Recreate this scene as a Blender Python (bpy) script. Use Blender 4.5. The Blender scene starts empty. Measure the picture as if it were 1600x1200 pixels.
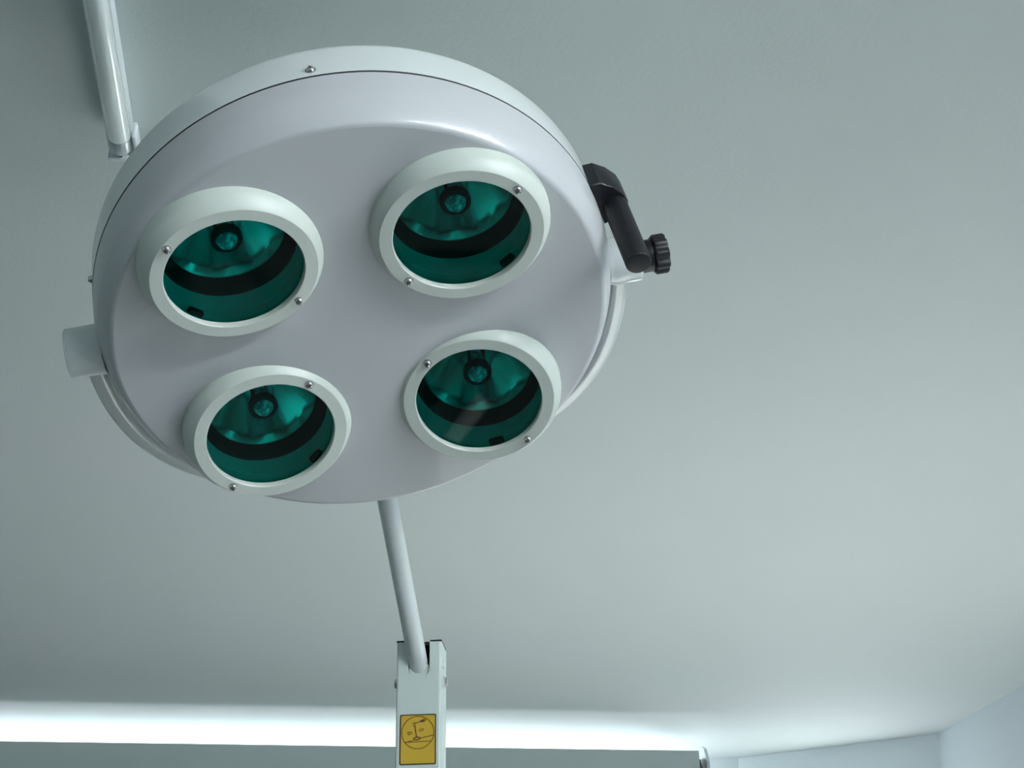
import bpy, bmesh, math, random
from math import sin, cos, pi, radians
from mathutils import Matrix, Vector
random.seed(4)

# ------------------------------------------------------------------ camera
scene = bpy.context.scene
COL = scene.collection
cam_data = bpy.data.cameras.new('camera')
cam_data.sensor_width = 36
cam_data.lens = 54.0
cam_data.clip_start = 0.02
camera = bpy.data.objects.new('camera', cam_data)
COL.objects.link(camera)
camera.matrix_world = Matrix(((0.990947, -0.043689, -0.126942, 0),
                              (-0.133503, -0.420328, -0.897497, 0),
                              (-0.014146, 0.906320, -0.422356, 1.5),
                              (0, 0, 0, 1)))
scene.camera = camera

# ------------------------------------------------------------------ world, exposure
world = bpy.data.worlds.new('world')
scene.world = world
world.use_nodes = True
world.node_tree.nodes['Background'].inputs[0].default_value = (0.55, 0.75, 0.85, 1)
world.node_tree.nodes['Background'].inputs[1].default_value = 0.6
vs = scene.view_settings
vs.view_transform = 'Standard'
vs.look = 'None'
vs.gamma = 1
vs.use_curve_mapping = False
vs.exposure = -0.03

# ------------------------------------------------------------------ daylight through the windows
CEIL = 2.6
XL, XR, YB, YF = -2.4, 2.134, -2.7, 5.405


def area(name, loc, direction, sx, sy, power, color, spread=180):
    l = bpy.data.lights.new(name, 'AREA')
    l.shape = 'RECTANGLE'
    l.size, l.size_y = sx, sy
    l.energy = power
    l.color = color
    l.spread = radians(spread)
    o = bpy.data.objects.new(name, l)
    COL.objects.link(o)
    o.location = loc
    o.rotation_euler = Vector(direction).to_track_quat('-Z', 'Y').to_euler()
    return o


DAY = (0.96, 0.985, 1.0)
area('daylight_window_back', (0.95, YB - 0.10, 2.15), (0, 1, 0), 2.0, 0.7, 4, DAY)
area('added_window_light_far_right', (XR + 0.10, 2.85, 1.35), (-1, 0, 0), 2.3, 1.1, 8, DAY)  # added light of an unseen window, brightens the ceiling at far right
area('daylight_window_front', (-0.2, YF + 0.10, 1.5), (0, -1, 0), 2.0, 1.2, 1.5, DAY)
area('daylight_window_corner', (1.864, 5.204, 2.05), (-0.610, -0.792, 0), 0.46, 0.70, 5.5, (0.90, 0.97, 1.0))
area('added_window_light_left', (XL - 0.10, 0.2, 2.15), (1, 0, 0), 2.0, 0.6, 3, DAY)  # added unseen window light, fills the left of the lamp head
# low sun added through the far right window, to bounce off the couch
sun_data = bpy.data.lights.new('sun', 'SUN')
sun_data.energy = 28.0
sun_data.angle = radians(1.0)
sun_data.color = (1.0, 0.98, 0.95)
sun = bpy.data.objects.new('sun', sun_data)
COL.objects.link(sun)
sun.rotation_euler = Vector((-0.83, -0.06, -0.55)).to_track_quat('-Z', 'Y').to_euler()


# ------------------------------------------------------------------ materials
def mat(name, color, rough=0.5, metal=0.0, spec=0.5, coat=0.0, bump=None, emit=None, alpha=1.0):
    m = bpy.data.materials.new(name)
    m.use_nodes = True
    nt = m.node_tree
    b = nt.nodes['Principled BSDF']
    b.inputs['Base Color'].default_value = (*color, 1)
    b.inputs['Roughness'].default_value = rough
    b.inputs['Metallic'].default_value = metal
    b.inputs['Specular IOR Level'].default_value = spec
    b.inputs['Coat Weight'].default_value = coat
    b.inputs['Coat Roughness'].default_value = 0.06
    if emit:
        b.inputs['Emission Color'].default_value = (*emit[0], 1)
        b.inputs['Emission Strength'].default_value = emit[1]
    if bump:
        scale, strength, dist = bump
        tc = nt.nodes.new('ShaderNodeTexCoord')
        n = nt.nodes.new('ShaderNodeTexNoise')
        n.inputs['Scale'].default_value = scale
        n.inputs['Detail'].default_value = 3
        bp = nt.nodes.new('ShaderNodeBump')
        bp.inputs['Strength'].default_value = strength
        bp.inputs['Distance'].default_value = dist
        nt.links.new(tc.outputs['Object'], n.inputs['Vector'])
        nt.links.new(n.outputs['Fac'], bp.inputs['Height'])
        nt.links.new(bp.outputs['Normal'], b.inputs['Normal'])
    return m


M_CEIL = mat('ceiling_paint', (0.63, 0.715, 0.70), 0.75, bump=(150, 0.3, 0.001))
M_WALL = mat('wall_paint', (0.70, 0.775, 0.82), 0.8, bump=(90, 0.2, 0.002))
M_SIDE = mat('low_bounce_dark_paint', (0.20, 0.27, 0.26), 0.8)  # dark tone given to unseen walls to cut bounce onto the ceiling
M_FLOOR = mat('floor_vinyl', (0.07, 0.075, 0.08), 0.5, bump=(20, 0.1, 0.001))
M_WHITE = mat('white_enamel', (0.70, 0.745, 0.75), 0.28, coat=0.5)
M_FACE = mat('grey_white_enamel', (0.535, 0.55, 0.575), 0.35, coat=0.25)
M_CREAM = mat('cream_plastic', (0.61, 0.665, 0.62), 0.36)
M_POST = mat('post_enamel', (0.66, 0.74, 0.71), 0.35)
M_BLACK = mat('black_plastic', (0.009, 0.010, 0.013), 0.42, spec=0.35)
M_DARK = mat('dark_rubber', (0.012, 0.014, 0.018), 0.6)
M_SEAM = mat('seam_shadow_black', (0.015, 0.015, 0.017), 0.7)
M_CHROME = mat('chrome', (0.62, 0.60, 0.60), 0.22, metal=1)
M_STEEL = mat('brushed_steel', (0.55, 0.58, 0.58), 0.3, metal=1)
M_REFL = mat('reflector_aluminium', (0.86, 0.88, 0.88), 0.24, metal=1)
M_INNER = mat('inner_wall_paint', (0.7, 0.72, 0.72), 0.5)
M_TUBE = mat('fluorescent_tube_glass', (0.80, 0.86, 0.84), 0.2, coat=0.6)
M_HOLDER = mat('white_plastic', (0.72, 0.78, 0.80), 0.35)
M_YELLOW = mat('yellow_sticker', (0.62, 0.40, 0.035), 0.45)
M_INK = mat('dark_ink', (0.025, 0.02, 0.005), 0.5)
M_BROWN = mat('brown_ink', (0.13, 0.045, 0.006), 0.5)
M_LED = mat('light_strip', (1, 1, 1), 0.4, emit=((0.93, 0.97, 1.0), 15))
M_PELMET = mat('pelmet_board', (0.42, 0.49, 0.49), 0.6)
M_TUBE_LIT = mat('lit_fluorescent_tube', (0.8, 0.86, 0.84), 0.2, emit=((0.93, 0.985, 1.0), 300))
M_BRONZE = mat('dark_bracket', (0.05, 0.035, 0.03), 0.4)

# slight unevenness of tone in the ceiling paint
nt = M_CEIL.node_tree
tc = nt.nodes.new('ShaderNodeTexCoord')
n1 = nt.nodes.new('ShaderNodeTexNoise')
n1.inputs['Scale'].default_value = 1.6
n1.inputs['Detail'].default_value = 2
cr = nt.nodes.new('ShaderNodeValToRGB')
cr.color_ramp.elements[0].position = 0.3
cr.color_ramp.elements[0].color = (0.635, 0.70, 0.69, 1)
cr.color_ramp.elements[1].position = 0.7
cr.color_ramp.elements[1].color = (0.66, 0.705, 0.71, 1)
nt.links.new(tc.outputs['Object'], n1.inputs['Vector'])
nt.links.new(n1.outputs['Fac'], cr.inputs['Fac'])
nt.links.new(cr.outputs['Color'], nt.nodes['Principled BSDF'].inputs['Base Color'])


def tinted(name, color, gloss_rough=0.03, ior=1.5):
    m = bpy.data.materials.new(name)
    m.use_nodes = True
    t = m.node_tree
    for n in list(t.nodes):
        t.nodes.remove(n)
    out = t.nodes.new('ShaderNodeOutputMaterial')
    mix = t.nodes.new('ShaderNodeMixShader')
    fr = t.nodes.new('ShaderNodeFresnel')
    fr.inputs['IOR'].default_value = ior
    tr = t.nodes.new('ShaderNodeBsdfTransparent')
    tr.inputs['Color'].default_value = (*color, 1)
    gl = t.nodes.new('ShaderNodeBsdfGlossy')
    gl.inputs['Roughness'].default_value = gloss_rough
    t.links.new(fr.outputs[0], mix.inputs[0])
    t.links.new(tr.outputs[0], mix.inputs[1])
    t.links.new(gl.outputs[0], mix.inputs[2])
    t.links.new(mix.outputs[0], out.inputs[0])
    return m


M_LENS = tinted('green_filter_glass', (0.0, 0.92, 0.81), 0.03, 1.2)
M_BULB = mat('frosted_bulb_glass', (0.75, 0.85, 0.95), 0.25, coat=1.0)
M_PANE = tinted('window_glass', (0.95, 0.97, 0.97))


# mottled filament and lead marks seen through the frosted bulb
nt = M_BULB.node_tree
tc = nt.nodes.new('ShaderNodeTexCoord')
nb = nt.nodes.new('ShaderNodeTexNoise')
nb.inputs['Scale'].default_value = 170
cb = nt.nodes.new('ShaderNodeValToRGB')
cb.color_ramp.elements[0].position = 0.42
cb.color_ramp.elements[0].color = (0.22, 0.32, 0.40, 1)
cb.color_ramp.elements[1].position = 0.60
cb.color_ramp.elements[1].color = (0.85, 0.95, 1.0, 1)
nt.links.new(tc.outputs['Object'], nb.inputs['Vector'])
nt.links.new(nb.outputs['Fac'], cb.inputs['Fac'])
nt.links.new(cb.outputs['Color'], nt.nodes['Principled BSDF'].inputs['Base Color'])


# ------------------------------------------------------------------ helpers
def link(name, bm, m, parent=None, matrix=None, smooth=None, flat_z=None):
    me = bpy.data.meshes.new(name)
    bmesh.ops.recalc_face_normals(bm, faces=bm.faces)
    if smooth is not None:
        for f in bm.faces:
            f.smooth = True
        for e in bm.edges:
            if len(e.link_faces) == 2 and e.calc_face_angle(0) > radians(smooth):
                e.smooth = False
        for f in bm.faces:                       # wide flats stay flat
            if flat_z is not None and abs(f.normal.z) > 0.999 and abs(f.verts[0].co.z - flat_z) < 1e-3:
                f.smooth = False
                for e in f.edges:
                    e.smooth = all(abs(g.normal.z) > 0.999 for g in e.link_faces)
    bm.to_mesh(me)
    bm.free()
    me.materials.append(m)
    o = bpy.data.objects.new(name, me)
    COL.objects.link(o)
    if parent:
        o.parent = parent
    if matrix is not None:
        o.matrix_basis = matrix
    return o


def lathe(profile, seg=96, bm=None, M=None, closed=False):
    """profile: (r, z) list round local Z"""
    bm = bm or bmesh.new()
    rings = []
    for r, z in profile:
        if r < 1e-6:
            v = bm.verts.new((0, 0, z))
            rings.append([v] * seg)
        else:
            rings.append([bm.verts.new((r * cos(2 * pi * k / seg), r * sin(2 * pi * k / seg), z)) for k in range(seg)])
    pairs = list(zip(rings, rings[1:]))
    if closed:
        pairs.append((rings[-1], rings[0]))
    for a, b in pairs:
        for k in range(seg):
            q = [a[k], a[(k + 1) % seg], b[(k + 1) % seg], b[k]]
            u = []
            for v in q:
                if v not in u:
                    u.append(v)
            if len(u) > 2:
                bm.faces.new(u)
    if M is not None:
        vs_ = set()
        for r in rings:
            vs_.update(r)
        for v in vs_:
            v.co = M @ v.co
    return bm


def box(x0, x1, y0, y1, z0, z1, bm=None, bevel=0, M=None, seg=2):
    t = bmesh.new()
    bmesh.ops.create_cube(t, size=1)
    for v in t.verts:
        v.co = Vector((x0 + (v.co.x + .5) * (x1 - x0), y0 + (v.co.y + .5) * (y1 - y0), z0 + (v.co.z + .5) * (z1 - z0)))
    if bevel:
        bmesh.ops.bevel(t, geom=t.edges[:], offset=bevel, segments=seg, profile=0.5, affect='EDGES')
    if M is not None:
        bmesh.ops.transform(t, matrix=M, verts=t.verts)
    if bm is None:
        return t
    me = bpy.data.meshes.new('tmp')
    t.to_mesh(me)
    t.free()
    bm.from_mesh(me)
    bpy.data.meshes.remove(me)
    return bm


def sweep(path, prof, up=None, bm=None, closed_ends=True):
    """sweep a 2D closed profile [(a,b)] along a path; a along side vector, b along 'up'"""
    bm = bm or bmesh.new()
    rings = []
    n = len(path)
    ref = up or Vector((0.31, 0.17, 0.93))
    for i, p in enumerate(path):
        d = (path[min(i + 1, n - 1)] - path[max(i - 1, 0)]).normalized()
        s = d.cross(ref).normalized()
        w = s.cross(d).normalized()
        rings.append([bm.verts.new(p + s * a + w * b) for a, b in prof])
    m = len(prof)
    for a, b in zip(rings, rings[1:]):
        for k in range(m):
            bm.faces.new((a[k], a[(k + 1) % m], b[(k + 1) % m], b[k]))
    if closed_ends:
        bm.faces.new(rings[0][::-1])
        bm.faces.new(rings[-1])
    return bm


def circle_prof(r, n=24):
    return [(r * cos(2 * pi * k / n), r * sin(2 * pi * k / n)) for k in range(n)]


def axis_matrix(origin, direction, xref=None):
    z = Vector(direction).normalized()
    x = Vector(xref) if xref else (Vector((0, 0, 1)) if abs(z.z) < .9 else Vector((1, 0, 0)))
    x = (x - z * x.dot(z)).normalized()
    y = z.cross(x)
    return Matrix((( x.x, y.x, z.x, origin[0]), (x.y, y.y, z.y, origin[1]), (x.z, y.z, z.z, origin[2]), (0, 0, 0, 1)))


def struct(o):
    o['kind'] = 'structure'
    return o


def empty(name, loc, label, cat, group=None):
    o = bpy.data.objects.new(name, None)
    COL.objects.link(o)
    o.location = loc
    o.empty_display_size = 0.1
    o['label'] = label
    o['category'] = cat
    if group:
        o['group'] = group
    return o


# ------------------------------------------------------------------ the room
T = 0.12
D1, D2 = (1.563, YF), (XR, 4.965)          # the slanting corner wall


def wall_with_hole(name, axis, pos, a0, a1, hole, sign, m=None, z1=CEIL):
    """axis 'x': wall runs in x at y=pos; hole (h0,h1,z0,z1)"""
    bm = bmesh.new()
    holes = hole if isinstance(hole[0], tuple) else (hole,)
    p0, p1 = sorted((pos, pos + sign * T))
    pieces = []
    cur = a0
    for h0, h1, b0, b1 in holes:
        pieces += [(cur, h0, 0, z1), (h0, h1, 0, b0), (h0, h1, b1, z1)]
        cur = h1
    pieces.append((cur, a1, 0, z1))
    for (u0, u1, w0, w1) in pieces:
        if axis == 'x':
            box(u0, u1, p0, p1, w0, w1, bm)
        else:
            box(p0, p1, u0, u1, w0, w1, bm)
    return struct(link(name, bm, m or M_WALL))


struct(link('floor', box(XL - T, XR + T, YB - T, YF + T, -0.1, 0), M_FLOOR))
struct(link('ceiling', box(XL - T, XR + T, YB - T, YF + T, CEIL, CEIL + 0.1), M_CEIL))
WF = (-1.3, 0.9, 0.9, 2.15)
WB = (-0.1, 2.0, 1.75, 2.53)
WR2 = (1.65, 4.05, 0.75, 1.95)
wall_with_hole('wall_front', 'x', YF, XL, D1[0], WF, 1)
wall_with_hole('wall_back', 'x', YB, XL, XR, WB, -1, M_SIDE)
wall_with_hole('wall_right', 'y', XR, YB, D2[1], WR2, 1)
WL = (-0.85, 1.25, 1.8, 2.5)
wall_with_hole('wall_left', 'y', XL, YB, YF, WL, -1, M_SIDE)
DL = math.hypot(D2[0] - D1[0], D2[1] - D1[1])
DM = Matrix.Translation((D1[0], D1[1], 0)) @ Matrix.Rotation(math.atan2(D2[1] - D1[1], D2[0] - D1[0]), 4, 'Z')
bm = bmesh.new()
WC = (0.08, 0.64, 1.45, 2.46)
for u0, u1, w0, w1 in ((0, WC[0], 0, CEIL), (WC[1], DL, 0, CEIL), (WC[0], WC[1], 0, WC[2]), (WC[0], WC[1], WC[3], CEIL)):
    box(u0, u1, 0, 0.06, w0, w1, bm, M=DM)
struct(link('wall_corner', bm, M_WALL))


def window(name, axis, pos, hole, sign):
    h0, h1, b0, b1 = hole
    bm = bmesh.new()
    pane = bmesh.new()
    mid = (h0 + h1) / 2
    w = 0.05

    def put(b, u0, u1, z0, z1, d0, d1):
        p0, p1 = sorted((pos + sign * d0, pos + sign * d1))
        if axis == 'x':
            box(u0, u1, p0, p1, z0, z1, b)
        else:
            box(p0, p1, u0, u1, z0, z1, b)
    for (u0, u1, z0, z1) in ((h0, h0 + w, b0, b1), (h1 - w, h1, b0, b1), (h0 + w, h1 - w, b0, b0 + w), (h0 + w, h1 - w, b1 - w, b1), (mid - w / 2, mid + w / 2, b0 + w, b1 - w)):
        put(bm, u0, u1, z0, z1, 0.02, 0.07)
    put(pane, h0 + w, h1 - w, b0 + w, b1 - w, 0.042, 0.046)
    o = struct(link(name, bm, M_HOLDER))
    link('window_pane', pane, M_PANE, o)
    return o


window('window_1', 'x', YB, WB, -1)
bm = bmesh.new()
for u0, u1, w0, w1 in ((WC[0], WC[0] + .04, WC[2], WC[3]), (WC[1] - .04, WC[1], WC[2], WC[3]), (WC[0] + .04, WC[1] - .04, WC[2], WC[2] + .04), (WC[0] + .04, WC[1] - .04, WC[3] - .04, WC[3])):
    box(u0, u1, 0.01, 0.05, w0, w1, bm, M=DM)
o = struct(link('window_5', bm, M_HOLDER))
link('window_pane', box(WC[0] + .04, WC[1] - .04, 0.028, 0.032, WC[2] + .04, WC[3] - .04, M=DM), M_PANE, o)
window('window_2', 'x', YF, WF, 1)
window('added_window_far_right', 'y', XR, WR2, 1)  # unseen window added to let light and sun onto couch and ceiling
window('added_window_left', 'y', XL, WL, -1)  # unseen window added for the left fill light

# unseen white couch, added to bounce sunlight up onto the ceiling
couch = empty('added_bounce_couch', (0.95, 3.1, 0), 'added white couch, unseen, bouncing sunlight up to the ceiling', 'couch')
link('mattress', box(-0.42, 0.42, -0.98, 0.98, 0.62, 0.74, bevel=0.02), mat('white_sheet', (0.86, 0.87, 0.86), 0.8), couch)
link('frame', box(-0.38, 0.38, -0.94, 0.94, 0.56, 0.62), M_WHITE, couch)
for cx_, cy_ in ((-.34, -.88), (.34, -.88), (-.34, .88), (.34, .88)):
    link('leg', box(cx_ - .02, cx_ + .02, cy_ - .02, cy_ + .02, 0.0, 0.56), M_WHITE, couch)

# ------------------------------------------------------------------ the lit curtain box along the far wall
PZ, PY, PX = 2.52, 4.90, 1.288
pel = empty('curtain_box', (0, PY, 2.25), 'long pale grey curtain box on the far wall glowing white along its top', 'curtain box')
IP = Matrix.Translation((0, -PY, -2.25))
link('front_board', box(XL + 0.002, PX, PY, PY + 0.018, 2.25, PZ, M=IP, bevel=0.002), M_PELMET, pel)
link('shelf_board', box(XL + 0.002, PX, PY + 0.018, YF - 0.002, 2.36, 2.375, M=IP), M_PELMET, pel)
bm = bmesh.new()
# the two thin end brackets of the box, with swept tops
for (x0, x1, yb, zt, m_, nm) in ((1.291, 1.299, 5.02, 2.512, M_BRONZE, 'end_bracket'), (1.312, 1.322, 5.06, 2.548, M_STEEL, 'end_bracket')):
    b = bmesh.new()
    pts = [(PY - 0.002, 2.25), (PY + 0.002, zt - 0.06), (PY + 0.03, zt - 0.015), (PY + 0.07, zt), (yb, zt), (yb, 2.25)]
    a = [b.verts.new((x0, y, z)) for y, z in pts]
    c = [b.verts.new((x1, y, z)) for y, z in pts]
    b.faces.new(a)
    b.faces.new(c)
    for k in range(len(pts)):
        b.faces.new((a[k], a[(k + 1) % 6], c[(k + 1) % 6], c[k]))
    bmesh.ops.transform(b, matrix=IP, verts=b.verts)
    o = link(nm, b, m_, pel)
    if m_ is M_BRONZE:
        o['label'] = 'dark bronze end bracket'
    else:
        o['label'] = 'pale metal end bracket'
bm.free()
link('bracket_spacer', box(1.2885, 1.3125, PY + 0.10, PY + 0.13, 2.30, 2.45, M=IP), M_HOLDER, pel)
led = link('light_strip', box(XL + 0.01, 1.275, 5.22, 5.28, 2.377, 2.392), M_LED)
led['label'] = 'glowing white light strip lying inside the curtain box'
led['category'] = 'light strip'

# ------------------------------------------------------------------ ceiling fluorescent fitting
bx, by0, by1 = -0.2465, 0.41, 1.623
fit = empty('fluorescent_light', (bx, 1.0, CEIL), 'unlit white fluorescent tube light fixed to the ceiling left of the lamp', 'ceiling light', 'fluorescent tube lights on the ceiling')
IF = Matrix.Translation((-bx, -1.0, -CEIL))
link('batten', box(bx - 0.016, bx + 0.0105, by0 - 0.06, by1 + 0.02, CEIL - 0.027, CEIL - 0.0005, bevel=0.003, M=IF), M_HOLDER, fit)
tz = CEIL - 0.045
bm = lathe([(0.0, -0.59), (0.0128, -0.588), (0.014, -0.58), (0.014, 0.565), (0.0125, 0.575)], 32,
           M=IF @ axis_matrix((bx, 1.023, tz), (0, 1, 0)))
link('tube', bm, M_TUBE, fit, smooth=40)
bm = lathe([(0.0128, 0.566), (0.0145, 0.566), (0.0146, 0.588), (0.0135, 0.592), (0.0, 0.592)], 32,
           M=IF @ axis_matrix((bx, 1.023, tz), (0, 1, 0)))
cap = link('end_cap', bm, M_STEEL, fit, smooth=40)
cap['label'] = 'silver metal end cap'
link('contact_pin', lathe([(0, 0.592), (0.0018, 0.592), (0.0018, 0.604), (0, 0.605)], 10, M=IF @ axis_matrix((bx, 1.023, tz - 0.006), (0, 1, 0))), M_DARK, cap, smooth=40)
bm = box(bx - 0.016, bx + 0.016, by1 + 0.004, by1 + 0.012, tz - 0.010, CEIL - 0.026, bevel=0.0025, M=IF)
box(bx + 0.0155, bx + 0.021, by1 - 0.035, by1 + 0.010, tz - 0.004, CEIL - 0.026, bm, bevel=0.002, M=IF)
link('tube_holder', bm, M_HOLDER, fit)

# two lit fittings of the same kind in the next row, behind the camera
for cy_, where in ((-0.15, 'nearer the lamp'), (-1.55, 'nearer the back wall')):
    f2 = empty('fluorescent_light', (1.25, cy_, CEIL), 'lit white fluorescent tube light on the ceiling behind the camera, ' + where, 'ceiling light', 'fluorescent tube lights on the ceiling')
    for ch in fit.children:
        c = ch.copy()
        COL.objects.link(c)
        c.parent = f2
        if ch.name == 'tube':
            c.data = ch.data.copy()
            c.data.materials[0] = M_TUBE_LIT
        for g in ch.children:
            g2 = g.copy()
            COL.objects.link(g2)
            g2.parent = c

# ------------------------------------------------------------------ the surgical lamp
BASE = Vector((0.150, 1.926, 0.0))
lamp = empty('examination_lamp', BASE, 'round white surgical lamp head with four green lenses on a thin stand', 'lamp')
HEAD = Matrix(((0.976693, -0.170716, 0.130101, 0.047037),
               (-0.108377, -0.915434, -0.387602, 1.357422),
               (0.185269, 0.364468, -0.912600, 2.182961),
               (0, 0, 0, 1)))
HM = Matrix.Translation(-BASE) @ HEAD         # head space (z out of the face) in lamp space


def arc(cx, cz, rx, rz, a0, a1, n):
    return [(cx + rx * cos(radians(a0 + (a1 - a0) * k / n)), cz + rz * sin(radians(a0 + (a1 - a0) * k / n))) for k in range(n + 1)]


FZ = -0.0045
# front cover: flat face, rolled edge, faint ridge, straight side
prof = [(0.2540, -0.0652), (0.2588, -0.0652), (0.2594, -0.0647), (0.2592, -0.050), (0.2575, -0.036), (0.2555, -0.0285)]
prof += [(0.2548, -0.0262), (0.2540, -0.0245), (0.2525, -0.0200), (0.2505, -0.0155), (0.2480, -0.0112), (0.2462, -0.0088)]
prof += [(0.2449, -0.0070), (0.2434, -0.0055), (0.2418, -0.0048), (0.2400, FZ), (0.225, FZ)]
# the face is built with round cut-outs for the four light heads
PODS = []
Dm, rtilt = 0.15315, 0.12651
for ang, (dd, da, dt), screws in ((135, (0.0047, -0.0084, -0.014), ((-.1619, .1584), (-.0619, .067))),
                                  (45, (0.0013, 0.0472, -0.0549), ((.1562, .1598), (.0499, .0676))),
                                  (-45, (-0.0040, 0.0082, 0.0625), ((.0518, -.044), (.1601, -.1673))),
                                  (-135, (-0.0019, -0.0442, 0.0063), ((-.0608, -.0449), (-.1658, -.1604)))):
    a = radians(ang) + da
    PODS.append((a, Dm + dd, rtilt + dt, screws))
cover_bm = lathe(prof, 144)
inner_ring = [v for v in cover_bm.verts if abs(v.co.z - FZ) < 1e-5 and abs(math.hypot(v.co.x, v.co.y) - 0.225) < 1e-4]
inner_ring.sort(key=lambda v: math.atan2(v.co.y, v.co.x))
edges = []
for k, v in enumerate(inner_ring):
    w = inner_ring[(k + 1) % len(inner_ring)]
    e = cover_bm.edges.get((v, w)) or cover_bm.edges.new((v, w))
    edges.append(e)
HOLE = 0.069
for a, d, tl, s in PODS:
    cx, cy = d * cos(a), d * sin(a)
    hv = [cover_bm.verts.new((cx + HOLE * cos(2 * pi * k / 48), cy + HOLE * sin(2 * pi * k / 48), FZ)) for k in range(48)]
    for k in range(48):
        edges.append(cover_bm.edges.new((hv[k], hv[(k + 1) % 48])))
bmesh.ops.triangle_fill(cover_bm, use_beauty=True, edges=edges, normal=(0, 0, 1))
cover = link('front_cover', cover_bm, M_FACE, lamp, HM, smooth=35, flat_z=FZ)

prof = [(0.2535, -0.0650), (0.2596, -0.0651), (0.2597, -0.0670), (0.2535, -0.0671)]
link('seam_shadow_ring', lathe(prof, 144, closed=True), M_SEAM, lamp, HM, smooth=35)  # dark ring set in the seam gap, its shadow line put in colour
prof = [(0.2540, -0.0668), (0.2594, -0.0668), (0.2600, -0.0674), (0.2602, -0.1065)]
prof += arc(0.240, -0.1065, 0.020, 0.018, 0, -80, 6)[1:]
prof += [(0.19, -0.140), (0.10, -0.156), (0.0, -0.160)]
shell = link('back_shell', lathe(prof, 144), M_WHITE, lamp, HM, smooth=35)


def screw_mesh():
    bm = lathe([(0.0, 0.0026), (0.0013, 0.0025), (0.0024, 0.0018), (0.0030, 0.0006), (0.0031, 0.0), (0.0038, 0.0), (0.0038, -0.0006), (0.0, -0.0006)], 24)
    for rot in (0, pi / 2):
        box(-0.0019, 0.0019, -0.0004, 0.0004, 0.0019, 0.00285, bm, M=Matrix.Rotation(rot, 4, 'Z'))
    bmesh.ops.scale(bm, vec=(1.3, 1.3, 1.2), verts=bm.verts)
    return bm


scr_me = None


def screw(parent, matrix):
    global scr_me
    if scr_me is None:
        o = link('screw', screw_mesh(), M_CHROME, parent, matrix, smooth=40)
        o.data.materials.append(M_INK)
        for p in o.data.polygons:
            if max(abs(o.data.vertices[i].co.x) for i in p.vertices) < 0.0026 and min(o.data.vertices[i].co.z for i in p.vertices) > 0.0032 and len(p.vertices) == 4:
                p.material_index = 1
        scr_me = o.data
    else:
        o = bpy.data.objects.new('screw', scr_me)
        COL.objects.link(o)
        o.parent = parent
        o.matrix_basis = matrix
    return o


for deg in (92.1, 165.3, 236, 312, 20):
    if deg == 20:
        continue
    a = radians(deg)
    z = -0.076
    screw(shell, axis_matrix((0.2604 * cos(a), 0.2604 * sin(a), z), (cos(a), sin(a), 0), (0.3, 0.2, 0.9)))

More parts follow.
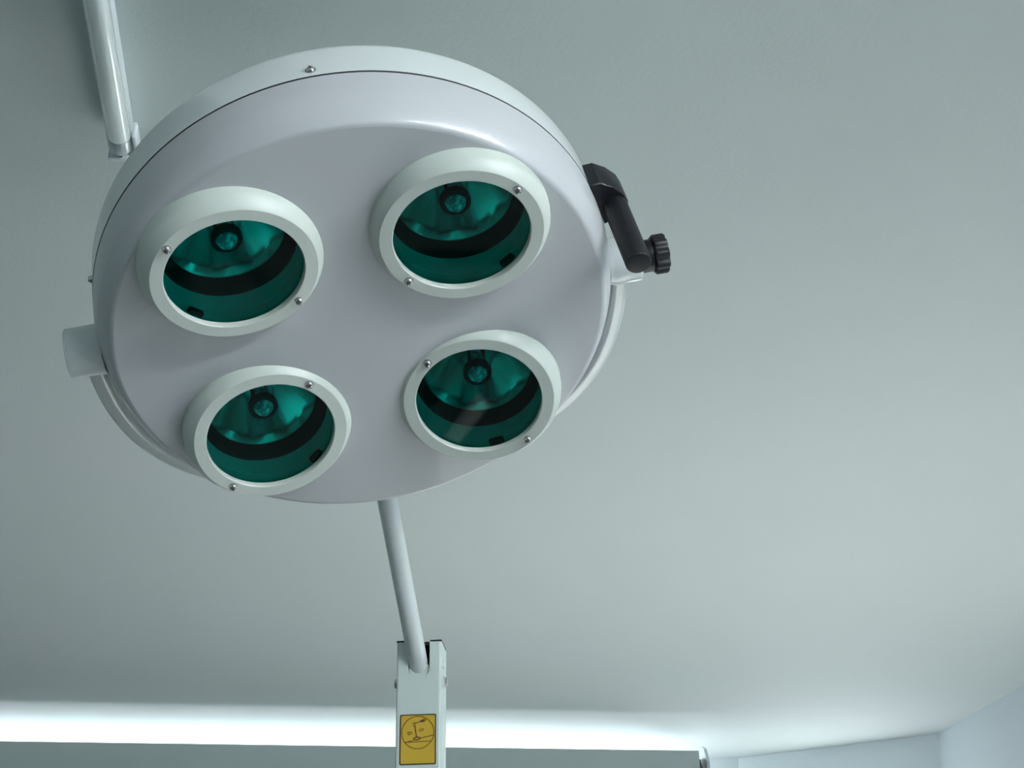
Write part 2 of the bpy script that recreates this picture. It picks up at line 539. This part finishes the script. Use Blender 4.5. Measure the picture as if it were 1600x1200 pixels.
# ---- light heads
H0 = 0.0125                                     # height of the flat ring above the pod origin
pod_prof = [(0.0652, 0.0035), (0.0650, H0 - 0.0012), (0.0658, H0), (0.0775, H0)]
pod_prof += [(0.0779, H0 - 0.0003), (0.0800, H0 - 0.0030), (0.0824, H0 - 0.0062), (0.0846, H0 - 0.0098), (0.0860, H0 - 0.0135), (0.0866, -0.006)]
pod_prof += [(0.0866, -0.020), (0.0690, -0.020), (0.0690, 0.0035)]
pods = []
CLIPS = ((-.1612, .0615), (.1573, .0553), (.1283, -.1931), (-.0632, -.1616))
for i, (a, d, tl, screws) in enumerate(PODS):
    # local frame: z tilted towards the middle of the head
    e = Vector((cos(a), sin(a), 0))
    zax = Vector((0, 0, 1)) * cos(tl) - e * sin(tl)
    yax = Vector((-sin(a), cos(a), 0))
    # rotate so that the pod's x axis matches head x
    xax = (Vector((1, 0, 0)) - zax * zax.x).normalized()
    yax = zax.cross(xax)
    PM = Matrix(((xax.x, yax.x, zax.x, d * cos(a)), (xax.y, yax.y, zax.y, d * sin(a)), (xax.z, yax.z, zax.z, 0.0), (0, 0, 0, 1)))
    if i == 0:
        bm = lathe(pod_prof, 96, closed=True)
        pod = link('light_head', bm, M_CREAM, lamp, HM @ PM, smooth=25, flat_z=H0)
        subs = []
        subs.append(link('green_lens', lathe([(0, 0.0062), (0.0651, 0.0062)], 72), M_LENS, pod))
        subs.append(link('inner_wall', lathe([(0.0652, 0.0034), (0.0665, 0.002), (0.0668, -0.010), (0.0664, -0.0105), (0.0664, -0.0115), (0.0668, -0.012), (0.0662, -0.033)], 72), M_INNER, pod, smooth=40))
        subs.append(link('dark_ring', lathe([(0.0663, -0.0325), (0.0652, -0.0335), (0.0640, -0.0345), (0.0592, -0.0505), (0.0575, -0.0508)], 72), M_DARK, pod, smooth=40))
        # faceted bowl reflector
        rp = []
        for k in range(10):
            u = k / 9
            r = 0.0582 * (1 - u) ** 0.55 + 0.0125 * (1 - (1 - u) ** 0.55)
            rp.append((r, -0.0505 - 0.052 * u))
        bm = bmesh.new()
        seg = 40
        rings = []
        for r, z in rp:
            ring = []
            for s in range(seg):
                th = 2 * pi * s / seg
                # eight flat petals pressed into the bowl
                w = (th + pi / 8) % (pi / 4) - pi / 8
                rr = r * (1 if r > 0.0575 else (0.96 * cos(pi / 8) / cos(w) + 0.04))
                ring.append(bm.verts.new((rr * cos(th), rr * sin(th), z)))
            rings.append(ring)
        for r0, r1 in zip(rings, rings[1:]):
            for s in range(seg):
                bm.faces.new((r0[s], r0[(s + 1) % seg], r1[(s + 1) % seg], r1[s]))
        subs.append(link('reflector', bm, M_REFL, pod, smooth=20))
        # bulb: rounded glass capsule in a dark collar on a stem
        bp = [(0.0, -0.029)] + arc(0.0, -0.040, 0.0108, 0.011, 80, 0, 8) + [(0.0106, -0.058), (0.007, -0.066), (0.006, -0.102)]
        subs.append(link('bulb', lathe(bp, 32), M_BULB, pod, smooth=50))
        bm = lathe([(0.0112, -0.036), (0.0150, -0.0375), (0.0155, -0.041), (0.0148, -0.045), (0.0112, -0.046)], 36, closed=True)
        for s in (0.6, 0.6 + pi):
            bm = box(-0.0012, 0.0012, 0.0118, 0.0142, -0.098, -0.044, bm, M=Matrix.Rotation(s, 4, 'Z'))
        subs.append(link('bulb_collar', bm, M_DARK, pod, smooth=40))
        fb = bmesh.new()
        path = [Vector((0.004 * cos(t * 0.9), 0.0042 * sin(t * 0.9), -0.040 - 0.0012 * t)) for t in range(0, 22)]
        sweep(path, circle_prof(0.0007, 8), bm=fb)
        box(-0.0035, 0.0035, -0.0022, 0.0022, -0.085, -0.062, fb, bevel=0.001)
        subs.append(link('filament', fb, M_STEEL, pod, smooth=40))
    else:
        o = pods[0]
        pod = o.copy()
        COL.objects.link(pod)
        pod.matrix_basis = HM @ PM
        for sb in subs:
            c = sb.copy()
            COL.objects.link(c)
            c.parent = pod
    pods.append(pod)
    inv = PM.inverted()
    for (sx, sy) in screws:
        v = inv @ Vector((sx, sy, 0.010))
        th = math.atan2(v.y, v.x)
        screw(pod, axis_matrix((0.0722 * cos(th), 0.0722 * sin(th), H0 + 0.0003), (0, 0, 1), (cos(1.1 * i + sx * 20), sin(1.1 * i + sx * 20), 0)))
    v = inv @ Vector((*CLIPS[i], -0.01))
    th = math.atan2(v.y, v.x)
    link('clip', box(-0.008, 0.008, -0.0035, 0.0035, -0.0035, 0.0035, bevel=0.0018, M=Matrix.Rotation(th, 4, 'Z') @ Matrix.Translation((0.0635, 0, 0.001)) @ Matrix.Rotation(pi / 2, 4, 'Z')), M_DARK, pod, smooth=40)

# ---- hinge bosses, yoke
HZ = -0.050
bm = lathe([(0.0, 0.2905), (0.0245, 0.2905), (0.0252, 0.2895), (0.0252, 0.2885), (0.0246, 0.288), (0.0252, 0.2875), (0.0256, 0.2555)], 56, M=axis_matrix((0, -0.001, HZ), (-1, 0, 0)))
link('hinge_boss', bm, M_WHITE, lamp, HM, smooth=40)
bm = lathe([(0.0, 0.289), (0.0235, 0.289), (0.0240, 0.288), (0.0245, 0.262), (0.0235, 0.2595), (0.0235, 0.2555)], 56, M=axis_matrix((0, 0.001, HZ), (1, 0, 0)))
link('hinge_boss', bm, M_WHITE, lamp, HM, smooth=40)
H = Vector((1, -0.0155, 0)).normalized()
al, ex = 0.12, 0.76
m0 = Vector((-0.0155, -1, 0)).normalized()
mm = m0 * cos(al) + Vector((0, 0, -1)) * sin(al)
nn = H.cross(mm).normalized()
path = []
for k in range(81):
    s = pi * k / 80
    cs = cos(s)
    c = (1 if cs >= 0 else -1) * abs(cs) ** ex
    path.append(Vector((0, 0, -0.052)) + 0.2695 * (H * c + mm * sin(s) ** ex))
hw, ht, cr_ = 0.0125, 0.0085, 0.005
strap = []
for sx_, sy_, a0_ in ((1, 1, 0), (-1, 1, 90), (-1, -1, 180), (1, -1, 270)):
    for k in range(5):
        t_ = radians(a0_ + 22.5 * k)
        strap.append((sx_ * (ht - cr_) + cr_ * cos(t_), sy_ * (hw - cr_) + cr_ * sin(t_)))
link('yoke', sweep(path, strap, up=nn), M_WHITE, lamp, HM, smooth=35)

# ---- tightening knob on the right hinge
bm = bmesh.new()
KM = axis_matrix((0, 0.001, HZ), (1, 0, 0))
lathe([(0.0, 0.289), (0.0160, 0.289), (0.0168, 0.291), (0.0168, 0.303), (0.015, 0.305), (0.0, 0.305)], 36, bm=bm, M=KM)
pts = []
NS = 96
for (rs, z) in ((0.92, 0.3045), (1.0, 0.306), (1.0, 0.317), (0.93, 0.319), (0.55, 0.3195)):
    ring = []
    for k in range(NS):
        th = 2 * pi * k / NS
        lobe = 0.5 + 0.5 * cos(9 * th)
        r = 0.0208 - 0.0028 * (1 - lobe) ** 1.6
        ring.append(bm.verts.new(KM @ Vector((r * rs * cos(th), r * rs * sin(th), z))))
    pts.append(ring)
for r0, r1 in zip(pts, pts[1:]):
    for k in range(NS):
        bm.faces.new((r0[k], r0[(k + 1) % NS], r1[(k + 1) % NS], r1[k]))
bm.faces.new(pts[0])
bm.faces.new(pts[-1])
knob = link('knob', bm, M_BLACK, lamp, HM, smooth=35)
knob['label'] = 'black scalloped tightening knob'

# ---- black grip handle on the right side of the head
HA = radians(13.6)
HR = 0.2755
hx, hy = HR * cos(HA), HR * sin(HA)
handle = link('handle', lathe([(0.0, -0.078), (0.0127, -0.078), (0.0127, 0.0335), (0.0118, 0.035), (0.0108, 0.0354), (0.0, 0.0338)], 40,
                              M=Matrix.Translation((hx, hy, 0))), M_BLACK, lamp, HM, smooth=35)
handle['label'] = 'black cylindrical grip handle'
# bracket: rounded block reaching from the head's side out over the grip
AM = Matrix.Rotation(HA, 4, 'Z')
bm = bmesh.new()
prof2 = [(0.2600, -0.017), (0.2580, 0.036), (0.268, 0.0345), (0.2790, 0.0240), (0.2870, 0.0110), (0.2895, 0.000), (0.2870, -0.0085), (0.278, -0.0130)]
z0, z1 = -0.096, -0.058
for z_, sc in ((z0 - 0.0, 0.93), (z0 + 0.003, 1), (z1 - 0.001, 1), (z1, 0.97)):
    pass
rings = []
cxm = 0.274
for z_, sc in ((z0, 0.90), (z0 + 0.003, 1.0), (z1 - 0.0012, 1.0), (z1, 0.96)):
    rings.append([bm.verts.new(AM @ Vector((cxm + (x - cxm) * sc, y * sc, z_))) for x, y in prof2])
for r0, r1 in zip(rings, rings[1:]):
    for k in range(8):
        bm.faces.new((r0[k], r0[(k + 1) % 8], r1[(k + 1) % 8], r1[k]))
bm.faces.new(rings[0])
bm.faces.new(rings[-1])
link('bracket', bm, M_BLACK, handle, smooth=30)

# ---- arm tube from the yoke down to the fork of the post
L0 = Matrix.Translation(-BASE)
P0 = Vector((0.1451, 1.9035, 2.0285))
nf = Vector((-0.21449, -0.97673, 0))
uf = Vector((0.97673, -0.21449, 0))
pivot = P0 - nf * 0.020 + Vector((0, 0, -0.038)) - uf * 0.0005
bmid = HEAD @ (Vector((0, 0, -0.052)) + 0.2695 * mm)
q1 = Vector((0.0905, 1.7330, 2.161))
path = [pivot]
for k in range(1, 13):
    path.append(pivot.lerp(q1, k / 12))
d = (q1 - pivot).normalized()
q2 = q1 + d * 0.05
q3 = HEAD @ (Vector((0, 0, -0.052)) + 0.2695 * mm + Vector((0, -0.02, -0.03)))
for k in range(1, 9):
    u = k / 8
    path.append(q1 * (1 - u) ** 2 + q2 * 2 * u * (1 - u) + bmid * u * u)
path = [p - BASE for p in path]
link('arm_tube', sweep(path, circle_prof(0.0122, 32)), M_WHITE, lamp, smooth=40)
# rounded knuckle on the tube's lower end, sitting in the fork
bm = bmesh.new()
bmesh.ops.create_uvsphere(bm, u_segments=28, v_segments=16, radius=0.0128)
bmesh.ops.transform(bm, matrix=Matrix.Translation(pivot - BASE), verts=bm.verts)
link('knuckle', bm, M_WHITE, lamp, smooth=60)
bm = lathe([(0, -0.016), (0.017, -0.016), (0.0195, -0.013), (0.0195, 0.013), (0.017, 0.016), (0, 0.016)], 32, M=axis_matrix(bmid - BASE, d))
link('yoke_joint', bm, M_WHITE, lamp, smooth=40)

# ---- the post: folded channel with a slot at the top of the front plate
FM = Matrix(((uf.x, nf.x, 0, P0.x - BASE.x), (uf.y, nf.y, 0, P0.y - BASE.y), (0, 0, 1, P0.z), (0, 0, 0, 1)))   # x right, y towards the camera, z up; origin = top middle of the front plate
bm = bmesh.new()
HWD, DEP, BOT = 0.0285, 0.050, -1.10
sw, sd = 0.0135, 0.0335                         # slot half width, depth before the round
outline = [(-HWD + 0.003, 0)] + [(-sw, 0)] + [(-sw, -sd)] + [(sw * cos(pi + pi * k / 16), -sd + sw * sin(pi + pi * k / 16)) for k in range(1, 16)] + [(sw, -sd), (sw, 0), (HWD - 0.003, 0), (HWD - 0.003, BOT), (-HWD + 0.003, BOT)]
fr = [bm.verts.new((x, 0, z)) for x, z in outline]
bk = [bm.verts.new((x, -0.003, z)) for x, z in outline]
bm.faces.new(fr)
bm.faces.new(bk)
for k in range(len(fr)):
    bm.faces.new((fr[k], fr[(k + 1) % len(fr)], bk[(k + 1) % len(fr)], bk[k]))
# rounded front edges + side plates + back plate
for s in (-1, 1):
    cor = [(s * (HWD - 0.003), 0.0), (s * (HWD - 0.0012), -0.0006), (s * (HWD - 0.0003), -0.0017), (s * HWD, -0.003), (s * HWD, -DEP), (s * (HWD - 0.0025), -DEP), (s * (HWD - 0.0025), -0.003), (s * (HWD - 0.003), -0.003)]
    t_ = [bm.verts.new((x, y, 0.0)) for x, y in cor]
    b_ = [bm.verts.new((x, y, BOT)) for x, y in cor]
    bm.faces.new(t_)
    bm.faces.new(b_)
    for k in range(8):
        bm.faces.new((t_[k], t_[(k + 1) % 8], b_[(k + 1) % 8], b_[k]))
box(-HWD + 0.0025, HWD - 0.0025, -DEP, -DEP + 0.0025, BOT, 0.0, bm)
post = link('post', bm, M_POST, lamp, FM, smooth=30)
# dark trim round the top edge
bm = bmesh.new()
for x0, x1 in ((-HWD - 0.0003, -sw - 0.0005), (sw + 0.0005, HWD + 0.0003)):
    box(x0, x1, -DEP, 0.0006, 0.0001, 0.0022, bm, bevel=0.0006)
link('edge_trim', bm, M_DARK, post)['label'] = 'dark trim along the top edge'
bm = box(-HWD + 0.003, HWD - 0.003, -DEP + 0.004, -DEP + 0.006, -0.2, -0.001)
box(-HWD + 0.0028, HWD - 0.0028, -DEP + 0.003, -0.006, -0.003, 0.0015, bm)
box(-HWD + 0.003, -sw - 0.001, -DEP + 0.004, -0.0035, -0.2, -0.001, bm)
box(sw + 0.001, HWD - 0.003, -DEP + 0.004, -0.0035, -0.2, -0.001, bm)
link('slot_shade_liner', bm, M_BLACK, post)  # black sheets inside the post, added to put the slot's shade in colour
# curved saddle in the slot
bm = lathe([(0, -0.0012), (0.0128, -0.0012), (0.0128, 0.0012), (0, 0.0012)], 36, M=axis_matrix((0, -0.0045, -0.0345), (0, 1, 0)))
link('saddle', bm, M_POST, post, smooth=40)
for s in (-1, 1):
    KB = axis_matrix((s * HWD, -0.022, -0.0475), (s, 0, 0))
    bm = lathe([(0, 0.0), (0.0078, 0.0), (0.0080, 0.0012), (0.0065, 0.0016), (0.0062, 0.0045), (0.005, 0.0052), (0, 0.0052)], 6 if s > 0 else 24, M=KB)
    link('bolt', bm, M_STEEL, post, smooth=20)
box_ = box(HWD - 0.001, HWD + 0.002, -0.022, -0.012, -0.030, -0.020, bevel=0.0008)
link('side_clip', box_, M_HOLDER, post)

# ---- yellow instruction sticker on the post
def strip(bm, p, q, w, y0, y1):
    p, q = Vector(p), Vector(q)
    d_ = (q - p).normalized()
    n_ = Vector((-d_.y, d_.x)) * w / 2
    c = [p - n_, q - n_, q + n_, p + n_]
    a_ = [bm.verts.new((v.x, y0, v.y)) for v in c]
    b_ = [bm.verts.new((v.x, y1, v.y)) for v in c]
    bm.faces.new(a_)
    bm.faces.new(b_)
    for k in range(4):
        bm.faces.new((a_[k], a_[(k + 1) % 4], b_[(k + 1) % 4], b_[k]))


SX = 0.0453 / 675
SZ = 0.0622 / 945


def S(px, py):                                   # sticker artwork grid to post plane
    return Vector(((px - 517) * SX - 0.0003, -0.0921 - (py - 200) * SZ))


def polyl(bm, pts_, w, y0, y1, closed=False):
    n_ = len(pts_)
    for k in range(n_ if closed else n_ - 1):
        strip(bm, pts_[k], pts_[(k + 1) % n_], w, y0, y1)


def plate(bm, a_, b_, y0, y1, r):
    pts_ = []
    x0, x1, zz0, zz1 = min(a_.x, b_.x), max(a_.x, b_.x), min(a_.y, b_.y), max(a_.y, b_.y)
    for cx_, cz_, s0 in ((x1 - r, zz1 - r, 0), (x0 + r, zz1 - r, 90), (x0 + r, zz0 + r, 180), (x1 - r, zz0 + r, 270)):
        for k in range(6):
            t_ = radians(s0 + 90 * k / 5)
            pts_.append((cx_ + r * cos(t_), cz_ + r * sin(t_)))
    f_ = [bm.verts.new((x, y0, z)) for x, z in pts_]
    g_ = [bm.verts.new((x, y1, z)) for x, z in pts_]
    bm.faces.new(f_)
    bm.faces.new(g_)
    for k in range(len(f_)):
        bm.faces.new((f_[k], f_[(k + 1) % len(f_)], g_[(k + 1) % len(f_)], g_[k]))


bm = bmesh.new()
plate(bm, S(180, 200), S(855, 1145), 0.0001, 0.0005, 0.002)
sticker = link('sticker', bm, M_INK, post)
sticker['label'] = 'yellow warning sticker with a black border and line drawing of a tilting lamp'
bm = bmesh.new()
plate(bm, S(202, 222), S(833, 1123), 0.0005, 0.0007, 0.0012)
link('sticker_field', bm, M_YELLOW, sticker)
bm = bmesh.new()
y0, y1 = 0.0007, 0.0009
polyl(bm, [S(517 + 300 * cos(2 * pi * k / 56), 545 + 304 * sin(2 * pi * k / 56)) for k in range(56)], 14 * SX, y0, y1, True)
strip(bm, S(495, 635), S(458, 420), 20 * SX, y0, y1)
polyl(bm, [S(428, 362), S(462, 358), S(470, 425), S(440, 430)], 12 * SX, y0, y1, True)
strip(bm, S(460, 372), S(560, 342), 15 * SX, y0, y1)
polyl(bm, [S(556, 335), S(600, 312), S(650, 300), S(660, 322), S(610, 345), S(570, 350)], 16 * SX, y0, y1, True)
strip(bm, S(560, 338), S(630, 316), 30 * SX, y0, y1)
polyl(bm, [S(500 + 62 * cos(2 * pi * k / 20), 658 + 24 * sin(2 * pi * k / 20 - .15)) for k in range(20)], 22 * SX, y0, y1, True)
strip(bm, S(280, 728), S(440, 690), 12 * SX, y0, y1)
strip(bm, S(560, 655), S(812, 602), 14 * SX, y0, y1)
strip(bm, S(280, 725), S(762, 712), 14 * SX, y0, y1)
polyl(bm, [S(322, 555), S(362, 530), S(362, 542), S(405, 535), S(405, 568), S(364, 574), S(364, 590)], 11 * SX, y0, y1, True)
polyl(bm, [S(545, 520), S(547, 492), S(580, 488), S(582, 470), S(630, 492), S(592, 522)], 11 * SX, y0, y1, True)
link('lamp_drawing', bm, M_BROWN, sticker)

# ---- the lower stand, out of the picture: column, weighted base, castors
bm = lathe([(0, 0.99), (0.021, 0.99), (0.021, 0.12), (0.034, 0.11), (0.034, 0.085), (0, 0.085)], 32)
link('column', bm, M_WHITE, lamp, Matrix.Translation((0, 0, 0)), smooth=40)
bm = bmesh.new()
for k in range(5):
    R = Matrix.Rotation(2 * pi * k / 5 + 0.3, 4, 'Z')
    box(0.01, 0.29, -0.022, 0.022, 0.065, 0.095, bm, bevel=0.008, M=R)
link('base', bm, M_WHITE, lamp)
for k in range(5):
    R = Matrix.Rotation(2 * pi * k / 5 + 0.3, 4, 'Z') @ Matrix.Translation((0.27, 0, 0))
    bm = lathe([(0, -0.012), (0.024, -0.012), (0.027, -0.009), (0.027, 0.009), (0.024, 0.012), (0, 0.012)], 28, M=R @ axis_matrix((0, 0, 0.027), (0, 1, 0)))
    box(-0.008, 0.008, -0.008, 0.008, 0.045, 0.07, bm, M=R)
    link('castor', bm, M_BLACK, lamp, smooth=40)
